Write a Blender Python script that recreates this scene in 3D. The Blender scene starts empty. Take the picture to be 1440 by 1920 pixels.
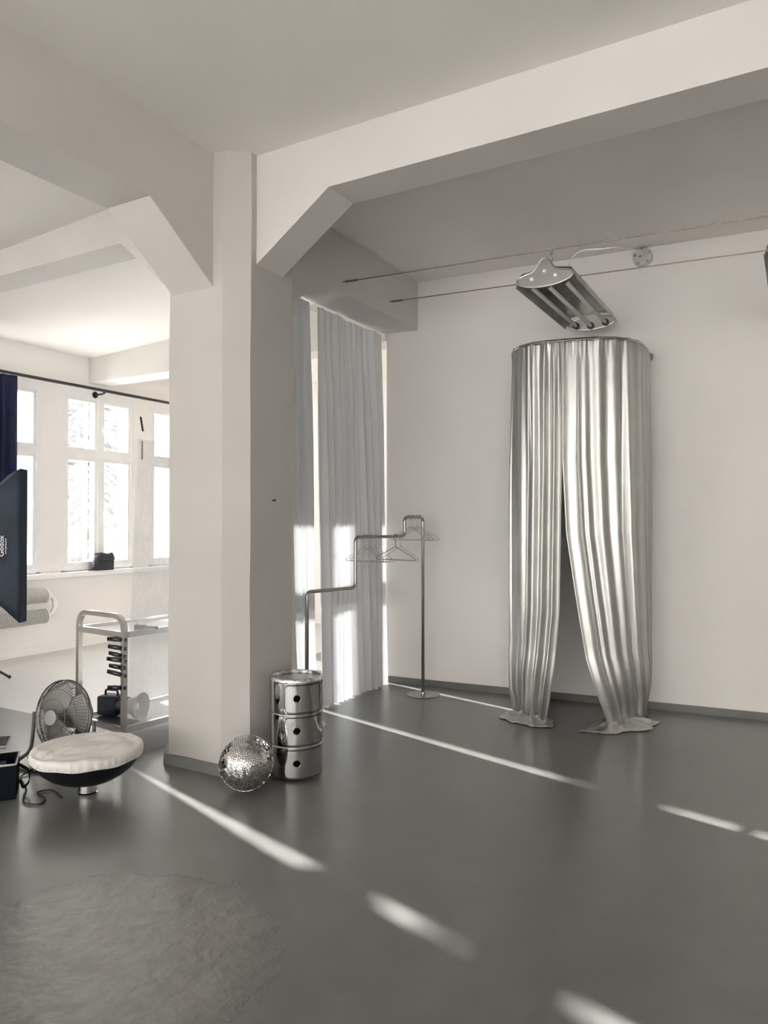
import bpy, bmesh, math, random
from mathutils import Vector, Matrix, noise
random.seed(7)
scene = bpy.context.scene
COL = scene.collection
PI = math.pi

# ------------------------------------------------------------------ camera
CAM_H = 1.50
YAW, PITCH, F_PX = math.radians(29.58), math.atan(20 / 1374.0), 1374.0
cd = bpy.data.cameras.new('camera'); cam = bpy.data.objects.new('camera', cd); COL.objects.link(cam)
cd.sensor_fit = 'VERTICAL'; cd.sensor_height = 36.0; cd.lens = F_PX * 36.0 / 1920.0
cd.clip_start = 0.05; cd.clip_end = 300
cam.location = (0, 0, CAM_H); cam.rotation_euler = (PI / 2 + PITCH, 0, YAW)
scene.camera = cam

# ------------------------------------------------------------------ world, sun, exposure
w = bpy.data.worlds.new('hazy_winter_sky'); scene.world = w; w.use_nodes = True
bg = w.node_tree.nodes['Background']
bg.inputs['Color'].default_value = (1.0, 0.985, 0.955, 1); bg.inputs['Strength'].default_value = 3.8
sl = bpy.data.lights.new('sun', 'SUN'); sl.energy = 18.0; sl.angle = math.radians(0.53); sl.color = (1.0, 0.97, 0.93)
sun = bpy.data.objects.new('sun', sl); COL.objects.link(sun)
S_AZ, S_EL = math.radians(-15.5), math.radians(18.3)          # light travels towards +X, a little towards -Y, and down
sd = Vector((math.cos(S_AZ) * math.cos(S_EL), math.sin(S_AZ) * math.cos(S_EL), -math.sin(S_EL)))
sun.rotation_euler = sd.to_track_quat('-Z', 'Y').to_euler(); sun.location = (-30, 10, 12)
vs = scene.view_settings
vs.view_transform = 'Standard'; vs.look = 'None'; vs.gamma = 1.0; vs.use_curve_mapping = False
vs.exposure = 1.2

# ------------------------------------------------------------------ materials
M = {}
def mat(name, color, rough=0.6, metal=0.0, var=0.0, vscale=3.0, bump=0.0, bscale=40.0, spec=0.5, stretch=None, detail=4.0, **kw):
    m = bpy.data.materials.new(name); m.use_nodes = True; nt = m.node_tree
    p = nt.nodes['Principled BSDF']
    p.inputs['Base Color'].default_value = (*color, 1); p.inputs['Roughness'].default_value = rough
    p.inputs['Metallic'].default_value = metal; p.inputs['Specular IOR Level'].default_value = spec
    for k, v in kw.items(): p.inputs[k.replace('_', ' ')].default_value = v
    if var or bump:
        g = nt.nodes.new('ShaderNodeTexCoord'); src = g.outputs['Object']
        if stretch:
            mp = nt.nodes.new('ShaderNodeMapping'); mp.inputs['Scale'].default_value = stretch
            nt.links.new(src, mp.inputs[0]); src = mp.outputs[0]
    if var:
        n = nt.nodes.new('ShaderNodeTexNoise'); n.inputs['Scale'].default_value = vscale; n.inputs['Detail'].default_value = detail
        nt.links.new(src, n.inputs['Vector'])
        r = nt.nodes.new('ShaderNodeValToRGB')
        r.color_ramp.elements[0].position = 0.3; r.color_ramp.elements[1].position = 0.7
        r.color_ramp.elements[0].color = (*[max(0, c * (1 - var)) for c in color], 1)
        r.color_ramp.elements[1].color = (*[min(1, c * (1 + var)) for c in color], 1)
        nt.links.new(n.outputs['Fac'], r.inputs[0]); nt.links.new(r.outputs[0], p.inputs['Base Color'])
    if bump:
        n2 = nt.nodes.new('ShaderNodeTexNoise'); n2.inputs['Scale'].default_value = bscale; n2.inputs['Detail'].default_value = 5
        nt.links.new(src, n2.inputs['Vector'])
        b = nt.nodes.new('ShaderNodeBump'); b.inputs['Strength'].default_value = bump; b.inputs['Distance'].default_value = 0.01
        nt.links.new(n2.outputs['Fac'], b.inputs['Height']); nt.links.new(b.outputs[0], p.inputs['Normal'])
    M[name] = m
    return m
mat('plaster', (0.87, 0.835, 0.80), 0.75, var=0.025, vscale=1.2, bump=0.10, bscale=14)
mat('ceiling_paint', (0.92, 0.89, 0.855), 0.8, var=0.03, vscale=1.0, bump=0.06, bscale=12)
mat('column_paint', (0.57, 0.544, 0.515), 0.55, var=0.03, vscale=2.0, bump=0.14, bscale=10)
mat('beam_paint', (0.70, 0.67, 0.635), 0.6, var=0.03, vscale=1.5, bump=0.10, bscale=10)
mat('skirt_paint', (0.17, 0.17, 0.16), 0.45, var=0.15, vscale=4, bump=0.1)
mat('window_paint', (0.84, 0.83, 0.81), 0.45, var=0.03, vscale=8)
mat('sill_paint', (0.86, 0.85, 0.83), 0.35)
mat('chrome', (0.78, 0.78, 0.78), 0.06, 1.0)
mat('mirror_plastic', (0.46, 0.46, 0.46), 0.035, 1.0, bump=0.02, bscale=6)
mat('mirror_tray', (0.60, 0.60, 0.60), 0.12, 1.0, var=0.45, vscale=30, bump=0.5, bscale=45)
mat('steel', (0.46, 0.45, 0.43), 0.26, 1.0)
mat('trolley_steel', (0.62, 0.61, 0.59), 0.22, 1.0)
mat('wire_steel', (0.62, 0.60, 0.58), 0.25, 1.0)
mat('dark_wire', (0.20, 0.16, 0.13), 0.4, 0.6)
mat('lamp_metal', (0.33, 0.32, 0.30), 0.30, 1.0, var=0.2, vscale=9)
mat('lamp_plate', (0.52, 0.52, 0.49), 0.30, 0.9)
mat('tube_glass', (0.93, 0.93, 0.90), 0.25)
mat('black_plastic', (0.012, 0.012, 0.014), 0.4)
mat('black_rubber', (0.018, 0.018, 0.02), 0.6)
mat('black_enamel', (0.006, 0.007, 0.010), 0.45, spec=0.3)
mat('hole_shade_black', (0.003, 0.003, 0.003), 1.0, spec=0.05)
mat('box_cover', (0.60, 0.60, 0.56), 0.45)
mat('blue_black', (0.012, 0.017, 0.032), 0.5, spec=0.3)
mat('navy_cloth', (0.010, 0.014, 0.050), 0.9, var=0.25, vscale=20)
mat('softbox_cloth', (0.022, 0.036, 0.056), 0.6, spec=0.3, var=0.2, vscale=5, bump=0.5, bscale=6)
mat('softbox_edge', (0.010, 0.016, 0.030), 0.7, bump=0.4, bscale=40)
mat('case_cloth', (0.007, 0.009, 0.017), 0.9, spec=0.15, bump=0.3, bscale=120)
mat('case_lining', (0.06, 0.06, 0.08), 0.8)
mat('pale_piping', (0.62, 0.60, 0.58), 0.6)
mat('sock_cloth', (0.82, 0.79, 0.76), 0.8, bump=0.25, bscale=60)
mat('reflector_inner', (0.62, 0.60, 0.57), 0.35, 0.4)
mat('fan_wire', (0.15, 0.145, 0.14), 0.3, 0.9)
mat('fan_blade', (0.34, 0.34, 0.33), 0.4, 0.3)
mat('fan_motor', (0.12, 0.12, 0.12), 0.5)
mat('radiator_paint', (0.82, 0.80, 0.77), 0.5)
mat('print_white', (0.85, 0.85, 0.85), 0.6)
mat('ball_core', (0.05, 0.05, 0.05), 0.6)
mat('mirror_glass', (0.80, 0.80, 0.79), 0.05, 1.0)
mat('bark', (0.05, 0.035, 0.025), 0.9)
mat('needles', (0.13, 0.15, 0.14), 0.9, var=0.3, vscale=3)
mat('snow', (0.86, 0.86, 0.86), 0.9)
mat('sill_bag_cloth', (0.025, 0.026, 0.034), 0.7, bump=0.4, bscale=60)

def floor_material():
    m = bpy.data.materials.new('floor_concrete'); m.use_nodes = True; nt = m.node_tree; N = nt.nodes; L = nt.links
    p = N['Principled BSDF']
    geo = N.new('ShaderNodeNewGeometry'); sep = N.new('ShaderNodeSeparateXYZ'); L.new(geo.outputs['Position'], sep.inputs[0])
    def math_(op, a, b=None):
        n = N.new('ShaderNodeMath'); n.operation = op
        for i, v in enumerate((a, b)):
            if v is None: continue
            if isinstance(v, (int, float)): n.inputs[i].default_value = v
            else: L.new(v, n.inputs[i])
        return n.outputs[0]
    def noise_(scale, detail=5, rough=0.55, dist=0.0):
        n = N.new('ShaderNodeTexNoise'); n.inputs['Scale'].default_value = scale; n.inputs['Detail'].default_value = detail
        n.inputs['Roughness'].default_value = rough; n.inputs['Distortion'].default_value = dist
        L.new(geo.outputs['Position'], n.inputs['Vector']); return n.outputs['Fac']
    def ramp(x, p0, c0, p1, c1):
        r = N.new('ShaderNodeValToRGB'); r.color_ramp.elements[0].position = p0; r.color_ramp.elements[1].position = p1
        r.color_ramp.elements[0].color = (*c0, 1); r.color_ramp.elements[1].color = (*c1, 1); L.new(x, r.inputs[0]); return r.outputs[0]
    big = noise_(0.9, 6, 0.6, 0.4); mid = noise_(5, 6); fine = noise_(60, 4)
    c1 = ramp(big, 0.3, (0.128, 0.130, 0.124), 0.72, (0.158, 0.160, 0.152))
    c2 = ramp(mid, 0.35, (0.90, 0.90, 0.90), 0.7, (1.06, 1.06, 1.06))
    mx = N.new('ShaderNodeMix'); mx.data_type = 'RGBA'; mx.blend_type = 'MULTIPLY'; mx.inputs[0].default_value = 1
    L.new(c1, mx.inputs[6]); L.new(c2, mx.inputs[7])
    # dark specks
    v = N.new('ShaderNodeTexVoronoi'); v.inputs['Scale'].default_value = 9; L.new(geo.outputs['Position'], v.inputs['Vector'])
    speck = math_('LESS_THAN', v.outputs['Distance'], 0.012)
    mx2 = N.new('ShaderNodeMix'); mx2.data_type = 'RGBA'; L.new(math_('MULTIPLY', speck, 0.5), mx2.inputs[0])
    L.new(mx.outputs[2], mx2.inputs[6]); mx2.inputs[7].default_value = (0.02, 0.02, 0.02, 1)
    # worn re-floated patch towards the front left: an irregular ellipse round (-2.1, 1.65)
    wob = math_('MULTIPLY', math_('SUBTRACT', noise_(1.9, 7, 0.6, 0.5), 0.5), 1.1)
    dx = math_('DIVIDE', math_('SUBTRACT', sep.outputs[0], -2.12), 0.62); dy = math_('DIVIDE', math_('SUBTRACT', sep.outputs[1], 1.62), 0.72)
    dist = math_('SQRT', math_('ADD', math_('MULTIPLY', dx, dx), math_('MULTIPLY', dy, dy)))
    patch = N.new('ShaderNodeMapRange'); patch.inputs[1].default_value = 1.0; patch.inputs[2].default_value = 0.80
    L.new(math_('ADD', dist, wob), patch.inputs[0]); patch = patch.outputs[0]
    mx3 = N.new('ShaderNodeMix'); mx3.data_type = 'RGBA'; mx3.blend_type = 'MULTIPLY'; L.new(math_('MULTIPLY', patch, 0.5), mx3.inputs[0])
    L.new(mx2.outputs[2], mx3.inputs[6]); L.new(ramp(noise_(14, 8, 0.7, 1.0), 0.35, (1.0, 1.0, 0.98), 0.65, (1.7, 1.68, 1.63)), mx3.inputs[7])  # lighter mottle paints in the glare that the worn patch catches
    # white painted studio floor beyond the column line
    wy = N.new('ShaderNodeMapRange'); wy.inputs[1].default_value = 3.655; wy.inputs[2].default_value = 3.668; L.new(sep.outputs[1], wy.inputs[0])
    wx = N.new('ShaderNodeMapRange'); wx.inputs[1].default_value = -4.83; wx.inputs[2].default_value = -4.85; L.new(sep.outputs[0], wx.inputs[0])
    w_bounce = N.new('ShaderNodeMapRange'); w_bounce.inputs[1].default_value = 0.5; w_bounce.inputs[2].default_value = 0.48; L.new(sep.outputs[1], w_bounce.inputs[0])  # unseen floor behind the viewer, whitened to bounce light up into the room
    white = math_('MAXIMUM', math_('MULTIPLY', wy.outputs[0], wx.outputs[0]), w_bounce.outputs[0])
    mx4 = N.new('ShaderNodeMix'); mx4.data_type = 'RGBA'; L.new(white, mx4.inputs[0])
    L.new(mx3.outputs[2], mx4.inputs[6]); L.new(ramp(big, 0.3, (0.58, 0.57, 0.555), 0.7, (0.64, 0.625, 0.61)), mx4.inputs[7])
    L.new(mx4.outputs[2], p.inputs['Base Color'])
    rr = N.new('ShaderNodeMapRange'); rr.inputs[1].default_value = 0.3; rr.inputs[2].default_value = 0.7
    rr.inputs[3].default_value = 0.38; rr.inputs[4].default_value = 0.44; L.new(mid, rr.inputs[0])
    L.new(math_('ADD', rr.outputs[0], math_('MULTIPLY', patch, -0.06)), p.inputs['Roughness'])
    p.inputs['Specular IOR Level'].default_value = 1.0; p.inputs['Coat Weight'].default_value = 0.4; p.inputs['Coat Roughness'].default_value = 0.2
    rough_h = noise_(10, 3, 0.5, 0.2)
    pe = N.new('ShaderNodeMapRange'); pe.inputs[1].default_value = 1.0; pe.inputs[2].default_value = 0.955; L.new(math_('ADD', dist, wob), pe.inputs[0])
    ridge = math_('ADD', math_('MULTIPLY', patch, math_('MULTIPLY', rough_h, 2.6)), math_('MULTIPLY', pe.outputs[0], 0.45))
    hgt = math_('ADD', math_('MULTIPLY', fine, 0.10), math_('ADD', math_('MULTIPLY', mid, 0.16), ridge))
    b = N.new('ShaderNodeBump'); b.inputs['Strength'].default_value = 0.42; b.inputs['Distance'].default_value = 0.012
    L.new(hgt, b.inputs['Height']); L.new(b.outputs[0], p.inputs['Normal'])
    M['floor'] = m
floor_material()

def thin_cloth(name, color, trans, rough=0.9):
    m = bpy.data.materials.new(name); m.use_nodes = True; nt = m.node_tree; N = nt.nodes; L = nt.links
    N.remove(N['Principled BSDF']); out = N['Material Output']
    d = N.new('ShaderNodeBsdfDiffuse'); t = N.new('ShaderNodeBsdfTranslucent'); mx = N.new('ShaderNodeMixShader')
    g = N.new('ShaderNodeTexCoord'); n = N.new('ShaderNodeTexNoise'); n.inputs['Scale'].default_value = 90
    mp = N.new('ShaderNodeMapping'); mp.inputs['Scale'].default_value = (1, 1, 0.25)
    L.new(g.outputs['Object'], mp.inputs[0]); L.new(mp.outputs[0], n.inputs['Vector'])
    r = N.new('ShaderNodeValToRGB'); r.color_ramp.elements[0].color = (*[c * .93 for c in color], 1); r.color_ramp.elements[1].color = (*color, 1)
    L.new(n.outputs['Fac'], r.inputs[0]); L.new(r.outputs[0], d.inputs[0]); L.new(r.outputs[0], t.inputs[0])
    mx.inputs[0].default_value = trans; L.new(d.outputs[0], mx.inputs[1]); L.new(t.outputs[0], mx.inputs[2]); L.new(mx.outputs[0], out.inputs[0])
    M[name] = m
thin_cloth('sheer_cloth', (0.78, 0.79, 0.81), 0.085)

def see_through(name, clear, tint, gloss, grime_scale, grime=0.25, stretch=(1, 1, 1)):
    """thin clear sheet: transparent, with some milky scatter in blotches and a little reflection"""
    m = bpy.data.materials.new(name); m.use_nodes = True; nt = m.node_tree; N = nt.nodes; L = nt.links
    N.remove(N['Principled BSDF']); out = N['Material Output']
    tr = N.new('ShaderNodeBsdfTransparent'); tr.inputs[0].default_value = (*tint, 1)
    tl = N.new('ShaderNodeBsdfTranslucent'); tl.inputs[0].default_value = (0.9, 0.92, 0.95, 1)
    gl = N.new('ShaderNodeBsdfGlossy'); gl.inputs['Roughness'].default_value = 0.08
    g = N.new('ShaderNodeTexCoord'); mp = N.new('ShaderNodeMapping'); mp.inputs['Scale'].default_value = stretch
    n = N.new('ShaderNodeTexNoise'); n.inputs['Scale'].default_value = grime_scale; n.inputs['Detail'].default_value = 7; n.inputs['Distortion'].default_value = 0.6
    L.new(g.outputs['Object'], mp.inputs[0]); L.new(mp.outputs[0], n.inputs['Vector'])
    mr = N.new('ShaderNodeMapRange'); mr.inputs[1].default_value = 0.35; mr.inputs[2].default_value = 0.68
    mr.inputs[3].default_value = 1 - clear; mr.inputs[4].default_value = min(0.95, 1 - clear + grime); L.new(n.outputs['Fac'], mr.inputs[0])
    mx = N.new('ShaderNodeMixShader'); L.new(mr.outputs[0], mx.inputs[0]); L.new(tr.outputs[0], mx.inputs[1]); L.new(tl.outputs[0], mx.inputs[2])
    m2 = N.new('ShaderNodeMixShader'); m2.inputs[0].default_value = gloss; L.new(mx.outputs[0], m2.inputs[1]); L.new(gl.outputs[0], m2.inputs[2])
    L.new(m2.outputs[0], out.inputs[0]); M[name] = m
see_through('pane_glass', 0.985, (1, 1, 1), 0.03, 9, 0.03)
see_through('outer_glass', 0.99, (1, 1, 1), 0.02, 7, 0.01)
see_through('polycarbonate', 0.86, (0.985, 0.99, 0.99), 0.05, 4, 0.05)

def silver_cloth():
    mat('silver_cloth', (0.54, 0.54, 0.52), 0.37, 0.92, var=0.05, vscale=6)
    m = M['silver_cloth']; nt = m.node_tree; N = nt.nodes; L = nt.links; p = N['Principled BSDF']
    g = N.new('ShaderNodeTexCoord'); mp = N.new('ShaderNodeMapping'); mp.inputs['Scale'].default_value = (30, 30, 1.6)
    n = N.new('ShaderNodeTexNoise'); n.inputs['Scale'].default_value = 1.0; n.inputs['Detail'].default_value = 4
    b = N.new('ShaderNodeBump'); b.inputs['Strength'].default_value = 0.14; b.inputs['Distance'].default_value = 0.01
    L.new(g.outputs['Object'], mp.inputs[0]); L.new(mp.outputs[0], n.inputs['Vector']); L.new(n.outputs['Fac'], b.inputs['Height']); L.new(b.outputs[0], p.inputs['Normal'])
silver_cloth()

# ------------------------------------------------------------------ mesh helpers
class MB:
    def __init__(s): s.v = []; s.f = []
    def add(s, vs_, fs):
        o = len(s.v); s.v += [Vector(p) for p in vs_]; s.f += [tuple(i + o for i in f) for f in fs]; return s
    def box(s, a, b):
        (x0, y0, z0), (x1, y1, z1) = a, b
        return s.add([(x0, y0, z0), (x1, y0, z0), (x1, y1, z0), (x0, y1, z0), (x0, y0, z1), (x1, y0, z1), (x1, y1, z1), (x0, y1, z1)],
                     [(0, 3, 2, 1), (4, 5, 6, 7), (0, 1, 5, 4), (1, 2, 6, 5), (2, 3, 7, 6), (3, 0, 4, 7)])
    def bevbox(s, a, b, r=0.01):
        bm = bmesh.new(); bmesh.ops.create_cube(bm, size=1)
        c = [(a[i] + b[i]) / 2 for i in range(3)]; d = [b[i] - a[i] for i in range(3)]
        for v in bm.verts: v.co = Vector([v.co[i] * d[i] + c[i] for i in range(3)])
        bmesh.ops.bevel(bm, geom=bm.edges[:], offset=r, segments=3, affect='EDGES', profile=0.5)
        bm.verts.index_update(); s.add([v.co for v in bm.verts], [[v.index for v in f.verts] for f in bm.faces]); bm.free(); return s
    def prism(s, poly, axis, t0, t1):
        """poly in the two other axes (in cyclic order), extruded along axis"""
        n = len(poly); vs_ = []
        for t in (t0, t1):
            for (a, b) in poly:
                vs_.append({'x': (t, a, b), 'y': (a, t, b), 'z': (a, b, t)}[axis])
        fs = [tuple(range(n))[::-1], tuple(range(n, 2 * n))] + [(i, (i + 1) % n, n + (i + 1) % n, n + i) for i in range(n)]
        return s.add(vs_, fs)
    def tube(s, pts, r, n=8, closed=False, caps=True):
        pts = [Vector(p) for p in pts]; m = len(pts); rings = []; up = None
        for i, p in enumerate(pts):
            if closed: t = (pts[(i + 1) % m] - pts[i - 1]).normalized()
            else: t = (pts[min(i + 1, m - 1)] - pts[max(i - 1, 0)]).normalized()
            if up is None: up = t.orthogonal().normalized()
            up = (up - t * up.dot(t)); up = up.normalized() if up.length > 1e-6 else t.orthogonal().normalized()
            q = t.cross(up); rr = r(i / max(1, m - 1)) if callable(r) else r
            rings.append([p + (up * math.cos(2 * PI * k / n) + q * math.sin(2 * PI * k / n)) * rr for k in range(n)])
        vs_ = [v for R_ in rings for v in R_]; fs = []
        for i in range(m if closed else m - 1):
            a, b = i * n, ((i + 1) % m) * n
            for k in range(n): fs.append((a + k, a + (k + 1) % n, b + (k + 1) % n, b + k))
        if caps and not closed: fs += [tuple(range(n))[::-1], tuple((m - 1) * n + k for k in range(n))]
        return s.add(vs_, fs)
    def lathe(s, prof, n=40, mtx=None):
        mtx = mtx or Matrix.Identity(4); vs_ = []; fs = []; m = len(prof)
        for (r, z) in prof:
            for k in range(n): vs_.append(mtx @ Vector((r * math.cos(2 * PI * k / n), r * math.sin(2 * PI * k / n), z)))
        for i in range(m - 1):
            for k in range(n): fs.append((i * n + k, i * n + (k + 1) % n, (i + 1) * n + (k + 1) % n, (i + 1) * n + k))
        if prof[0][0] > 1e-5: fs.append(tuple(range(n))[::-1])
        if prof[-1][0] > 1e-5: fs.append(tuple((m - 1) * n + k for k in range(n)))
        return s.add(vs_, fs)
    def grid(s, fn, nu, nv):
        vs_ = [fn(i / nu, j / nv) for i in range(nu + 1) for j in range(nv + 1)]
        return s.add(vs_, [(i * (nv + 1) + j, (i + 1) * (nv + 1) + j, (i + 1) * (nv + 1) + j + 1, i * (nv + 1) + j + 1) for i in range(nu) for j in range(nv)])
    def build(s, name, m, parent=None, smooth=False, origin=None, thick=None, mtx=None):
        vs_ = s.v
        if mtx: vs_ = [mtx @ v for v in vs_]
        o0 = Vector(origin) if origin is not None else Vector((0, 0, 0))
        me = bpy.data.meshes.new(name); me.from_pydata([v - o0 for v in vs_], [], s.f); me.update()
        bm = bmesh.new(); bm.from_mesh(me); bmesh.ops.remove_doubles(bm, verts=bm.verts, dist=1e-6)
        bmesh.ops.recalc_face_normals(bm, faces=bm.faces); bm.to_mesh(me); bm.free()
        o = bpy.data.objects.new(name, me); COL.objects.link(o); me.materials.append(M[m])
        if smooth:
            for p in me.polygons: p.use_smooth = True
            if smooth != 'all': me.set_sharp_from_angle(angle=math.radians(38))
        if parent: o.parent = parent
        else: o.location = o0
        if thick:
            md = o.modifiers.new('thickness', 'SOLIDIFY'); md.thickness = thick; md.offset = 0
        return o

def tag(o, label, cat, group=None, kind=None):
    o['label'] = label; o['category'] = cat
    if group: o['group'] = group
    if kind: o['kind'] = kind
    return o
def thing(name, loc, label, cat, rz=0, group=None, kind=None):
    o = bpy.data.objects.new(name, None); COL.objects.link(o); o.location = loc; o.rotation_euler = (0, 0, rz); o.empty_display_size = 0.1
    return tag(o, label, cat, group, kind)
def copy_tree(o, parent=None):
    c = o.copy(); COL.objects.link(c); c.parent = parent
    for ch in list(o.children): copy_tree(ch, c)
    return c
def catmull(P, n=10):
    P = [Vector(p) for p in P]; P = [P[0] * 2 - P[1]] + P + [P[-1] * 2 - P[-2]]; out = []
    for i in range(1, len(P) - 2):
        a, b, c, d = P[i - 1:i + 3]
        for k in range(n):
            t = k / n; out.append(0.5 * (2 * b + (c - a) * t + (2 * a - 5 * b + 4 * c - d) * t * t + (3 * b - a - 3 * c + d) * t ** 3))
    out.append(P[-2]); return out
def fillet(P, r, n=6):
    """polyline with rounded corners"""
    P = [Vector(p) for p in P]; out = [P[0]]
    for i in range(1, len(P) - 1):
        a = (P[i - 1] - P[i]).normalized(); b = (P[i + 1] - P[i]).normalized()
        rr = min(r, (P[i - 1] - P[i]).length * .49, (P[i + 1] - P[i]).length * .49)
        p0, p1 = P[i] + a * rr, P[i] + b * rr
        for k in range(n + 1):
            t = k / n; out.append(p0 * (1 - t) ** 2 + P[i] * 2 * t * (1 - t) + p1 * t * t)
    out.append(P[-1]); return out
def align(p, axis, roll=0):
    """matrix whose local Z is axis, at p"""
    return Matrix.Translation(Vector(p)) @ Vector(axis).to_track_quat('Z', 'Y').to_matrix().to_4x4() @ Matrix.Rotation(roll, 4, 'Z')

# ------------------------------------------------------------------ the room shell
CEIL, XW, YR, XE, YN = 3.74, -7.60, -9.0, 7.5, 9.0         # ceiling, window wall, rear wall, side wall, far end
def st(o, label, cat): return tag(o, label, cat, kind='structure')
st(MB().box((XW - .3, YR - .3, -.12), (XE + .3, YN + .3, 0)).build('floor', 'floor'), 'grey glossy painted concrete floor, white beyond the column', 'floor')
c = MB().box((-3.3, YR - .3, CEIL), (XE + .3, YN + .3, CEIL + .2))
c.prism([(XW - .3, 3.505), (-3.3, CEIL), (-3.3, CEIL + .2), (XW - .3, CEIL + .2)], 'y', YR - .3, YN + .3)
st(c.build('ceiling', 'ceiling_paint'), 'off-white plaster ceiling between the concrete beams', 'ceiling')

# wall behind the silver curtain: it runs slightly askew to the beams
WS = 0.0775
def wall_y(x): return 6.05 + WS * (x + 3.3)
st(MB().prism([(-3.40, wall_y(-3.40)), (XE + .2, wall_y(XE + .2)), (XE + .2, wall_y(XE + .2) + .25), (-3.40, wall_y(-3.40) + .25)], 'z', 0, CEIL + .02).build('wall_back', 'plaster'),
   'long off-white wall behind the silver curtain', 'wall')
st(MB().prism([(-3.40, wall_y(-3.40) - .012), (XE, wall_y(XE) - .012), (XE, wall_y(XE)), (-3.40, wall_y(-3.40))], 'z', 0, .058).build('baseboard_back', 'skirt_paint'),
   'low grey painted skirting along the wall behind the silver curtain', 'baseboard')
st(MB().box((-3.40, 6.25, 0), (-3.15, YN, CEIL)).build('wall_partition', 'plaster'), 'white wall closing off the far end of the window room', 'wall')
st(MB().box((XE, YR - .3, 0), (XE + .3, YN, CEIL)).build('wall_right', 'plaster'), 'plain white wall on the right, out of view', 'wall')
st(MB().box((XW - .3, YN, 0), (XE, YN + .3, CEIL)).build('wall_far', 'plaster'), 'white end wall of the window room', 'wall')

SILL, HEAD, TRANS = 0.93, 3.10, 2.33
WINS = [(-8.3, -7.21), (-6.955, -5.865), (-5.61, -4.52), (-4.265, -3.175), (-2.92, -1.83), (2.27, 3.36), (3.90, 5.385), (5.655, 6.745), (7.0, 8.09)]
wl = MB(); xa, xb = XW - .3, XW
edges = [YR] + [e for p in WINS for e in p] + [YN]
for i in range(0, len(edges), 2): wl.box((xa, edges[i], 0), (xb, edges[i + 1], CEIL))
for (a, b) in WINS: wl.box((xa, a, 0), (xb, b, SILL - .02)); wl.box((xa, a, HEAD), (xb, b, CEIL))
st(wl.build('wall_left', 'plaster'), 'white window wall of the bright room on the left', 'wall')
st(MB().box((XW, YR, 0), (XW + .018, YN, .085)).build('baseboard_left', 'plaster'), 'low pale skirting under the left windows', 'baseboard')
RW = [(-5.2, -3.45), (-3.25, -1.5), (-1.3, .45), (.65, 2.4), (2.6, 4.35), (4.55, 6.3)]
RSILL, RHEAD = .25, 3.60
wr = MB(); edges = [XW - .3] + [e for p in RW for e in p] + [XE + .3]
for i in range(0, len(edges), 2): wr.box((edges[i], YR - .3, 0), (edges[i + 1], YR, CEIL))
for (a, b) in RW: wr.box((a, YR - .3, 0), (b, YR, RSILL - .02)); wr.box((a, YR - .3, RHEAD), (b, YR, CEIL))
st(wr.build('wall_rear', 'plaster'), 'white wall with windows behind the viewer', 'wall')

# beams and the column
bx = MB().prism([(3.48, 3.43), (3.74, 3.43), (3.74, CEIL + .02), (3.48, CEIL + .02)], 'x', XW, XE)
for (x0, z0, x1) in ((-2.34, 3.43, -2.88), (-4.07, 3.43, -3.56)):
    zc = 3.065 if x0 > -3 else 3.0
    bx.prism([(x0, z0 + .001), (x1, zc), (x1, 3.5), (x0, 3.5)], 'y', 3.4801, 3.7399)
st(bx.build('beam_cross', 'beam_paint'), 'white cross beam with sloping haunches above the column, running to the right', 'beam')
by = MB().prism([(-3.42, 3.29), (-3.08, 3.29), (-3.08, CEIL + .02), (-3.42, CEIL + .02)], 'y', YR, YN)
for (y0, y1, zc) in ((2.83, 3.34, 2.92), (4.50, 3.92, 2.90)):
    by.prism([(y0, 3.291), (y1, zc), (y1, 3.4), (y0, 3.4)], 'x', -3.4199, -3.0801)
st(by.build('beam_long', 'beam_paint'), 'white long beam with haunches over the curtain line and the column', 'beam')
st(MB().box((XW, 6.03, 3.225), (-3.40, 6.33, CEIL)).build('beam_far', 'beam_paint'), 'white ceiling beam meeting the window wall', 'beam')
ch, x0, x1, y0, y1 = .135, -3.575, -2.87, 3.33, 3.95
octo = [(x0 + ch, y0), (x1 - ch, y0), (x1, y0 + ch * .75), (x1, y1 - ch * .75), (x1 - ch, y1), (x0 + ch, y1), (x0, y1 - ch), (x0, y0 + ch)]
cb = MB()
NZ = 40; rg = []
for k in range(NZ + 1):
    z = CEIL * k / NZ
    for (px, py) in octo:
        n_ = noise.noise(Vector((px * 3, py * 3, z * 2.2))) * .006
        rg.append((px + n_, py + n_ * .6, z))
cb.add(rg, [(k * 8 + i, k * 8 + (i + 1) % 8, (k + 1) * 8 + (i + 1) % 8, (k + 1) * 8 + i) for k in range(NZ) for i in range(8)])
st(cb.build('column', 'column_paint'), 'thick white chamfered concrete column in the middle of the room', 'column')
g = .016
cx_, cy_ = (x0 + x1) / 2, (y0 + y1) / 2
sk = [(cx_ + (px - cx_) * 1.045, cy_ + (py - cy_) * 1.05) for px, py in octo]
skm = MB(); m_ = len(sk); ring = []
for (z, s_) in ((0, 1.03), (.03, 1.008), (.062, .992)):
    for i in range(8):
        for t in (0, .25, .5, .75):
            a, b = sk[i], sk[(i + 1) % 8]; px, py = a[0] + (b[0] - a[0]) * t, a[1] + (b[1] - a[1]) * t
            n_ = 1 + .006 * noise.noise(Vector((px * 7, py * 7, z * 9)))
            ring.append((cx_ + (px - cx_) * s_ * n_, cy_ + (py - cy_) * s_ * n_, z + (.006 * noise.noise(Vector((px * 5, py * 5, 3))) if z > .05 else 0)))
skm.add(ring, [(k * 32 + i, k * 32 + (i + 1) % 32, (k + 1) * 32 + (i + 1) % 32, (k + 1) * 32 + i) for k in range(2) for i in range(32)] + [tuple(64 + i for i in range(32))])
st(skm.build('baseboard_column', 'skirt_paint'), 'rough grey painted foot round the white column', 'baseboard')
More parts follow.
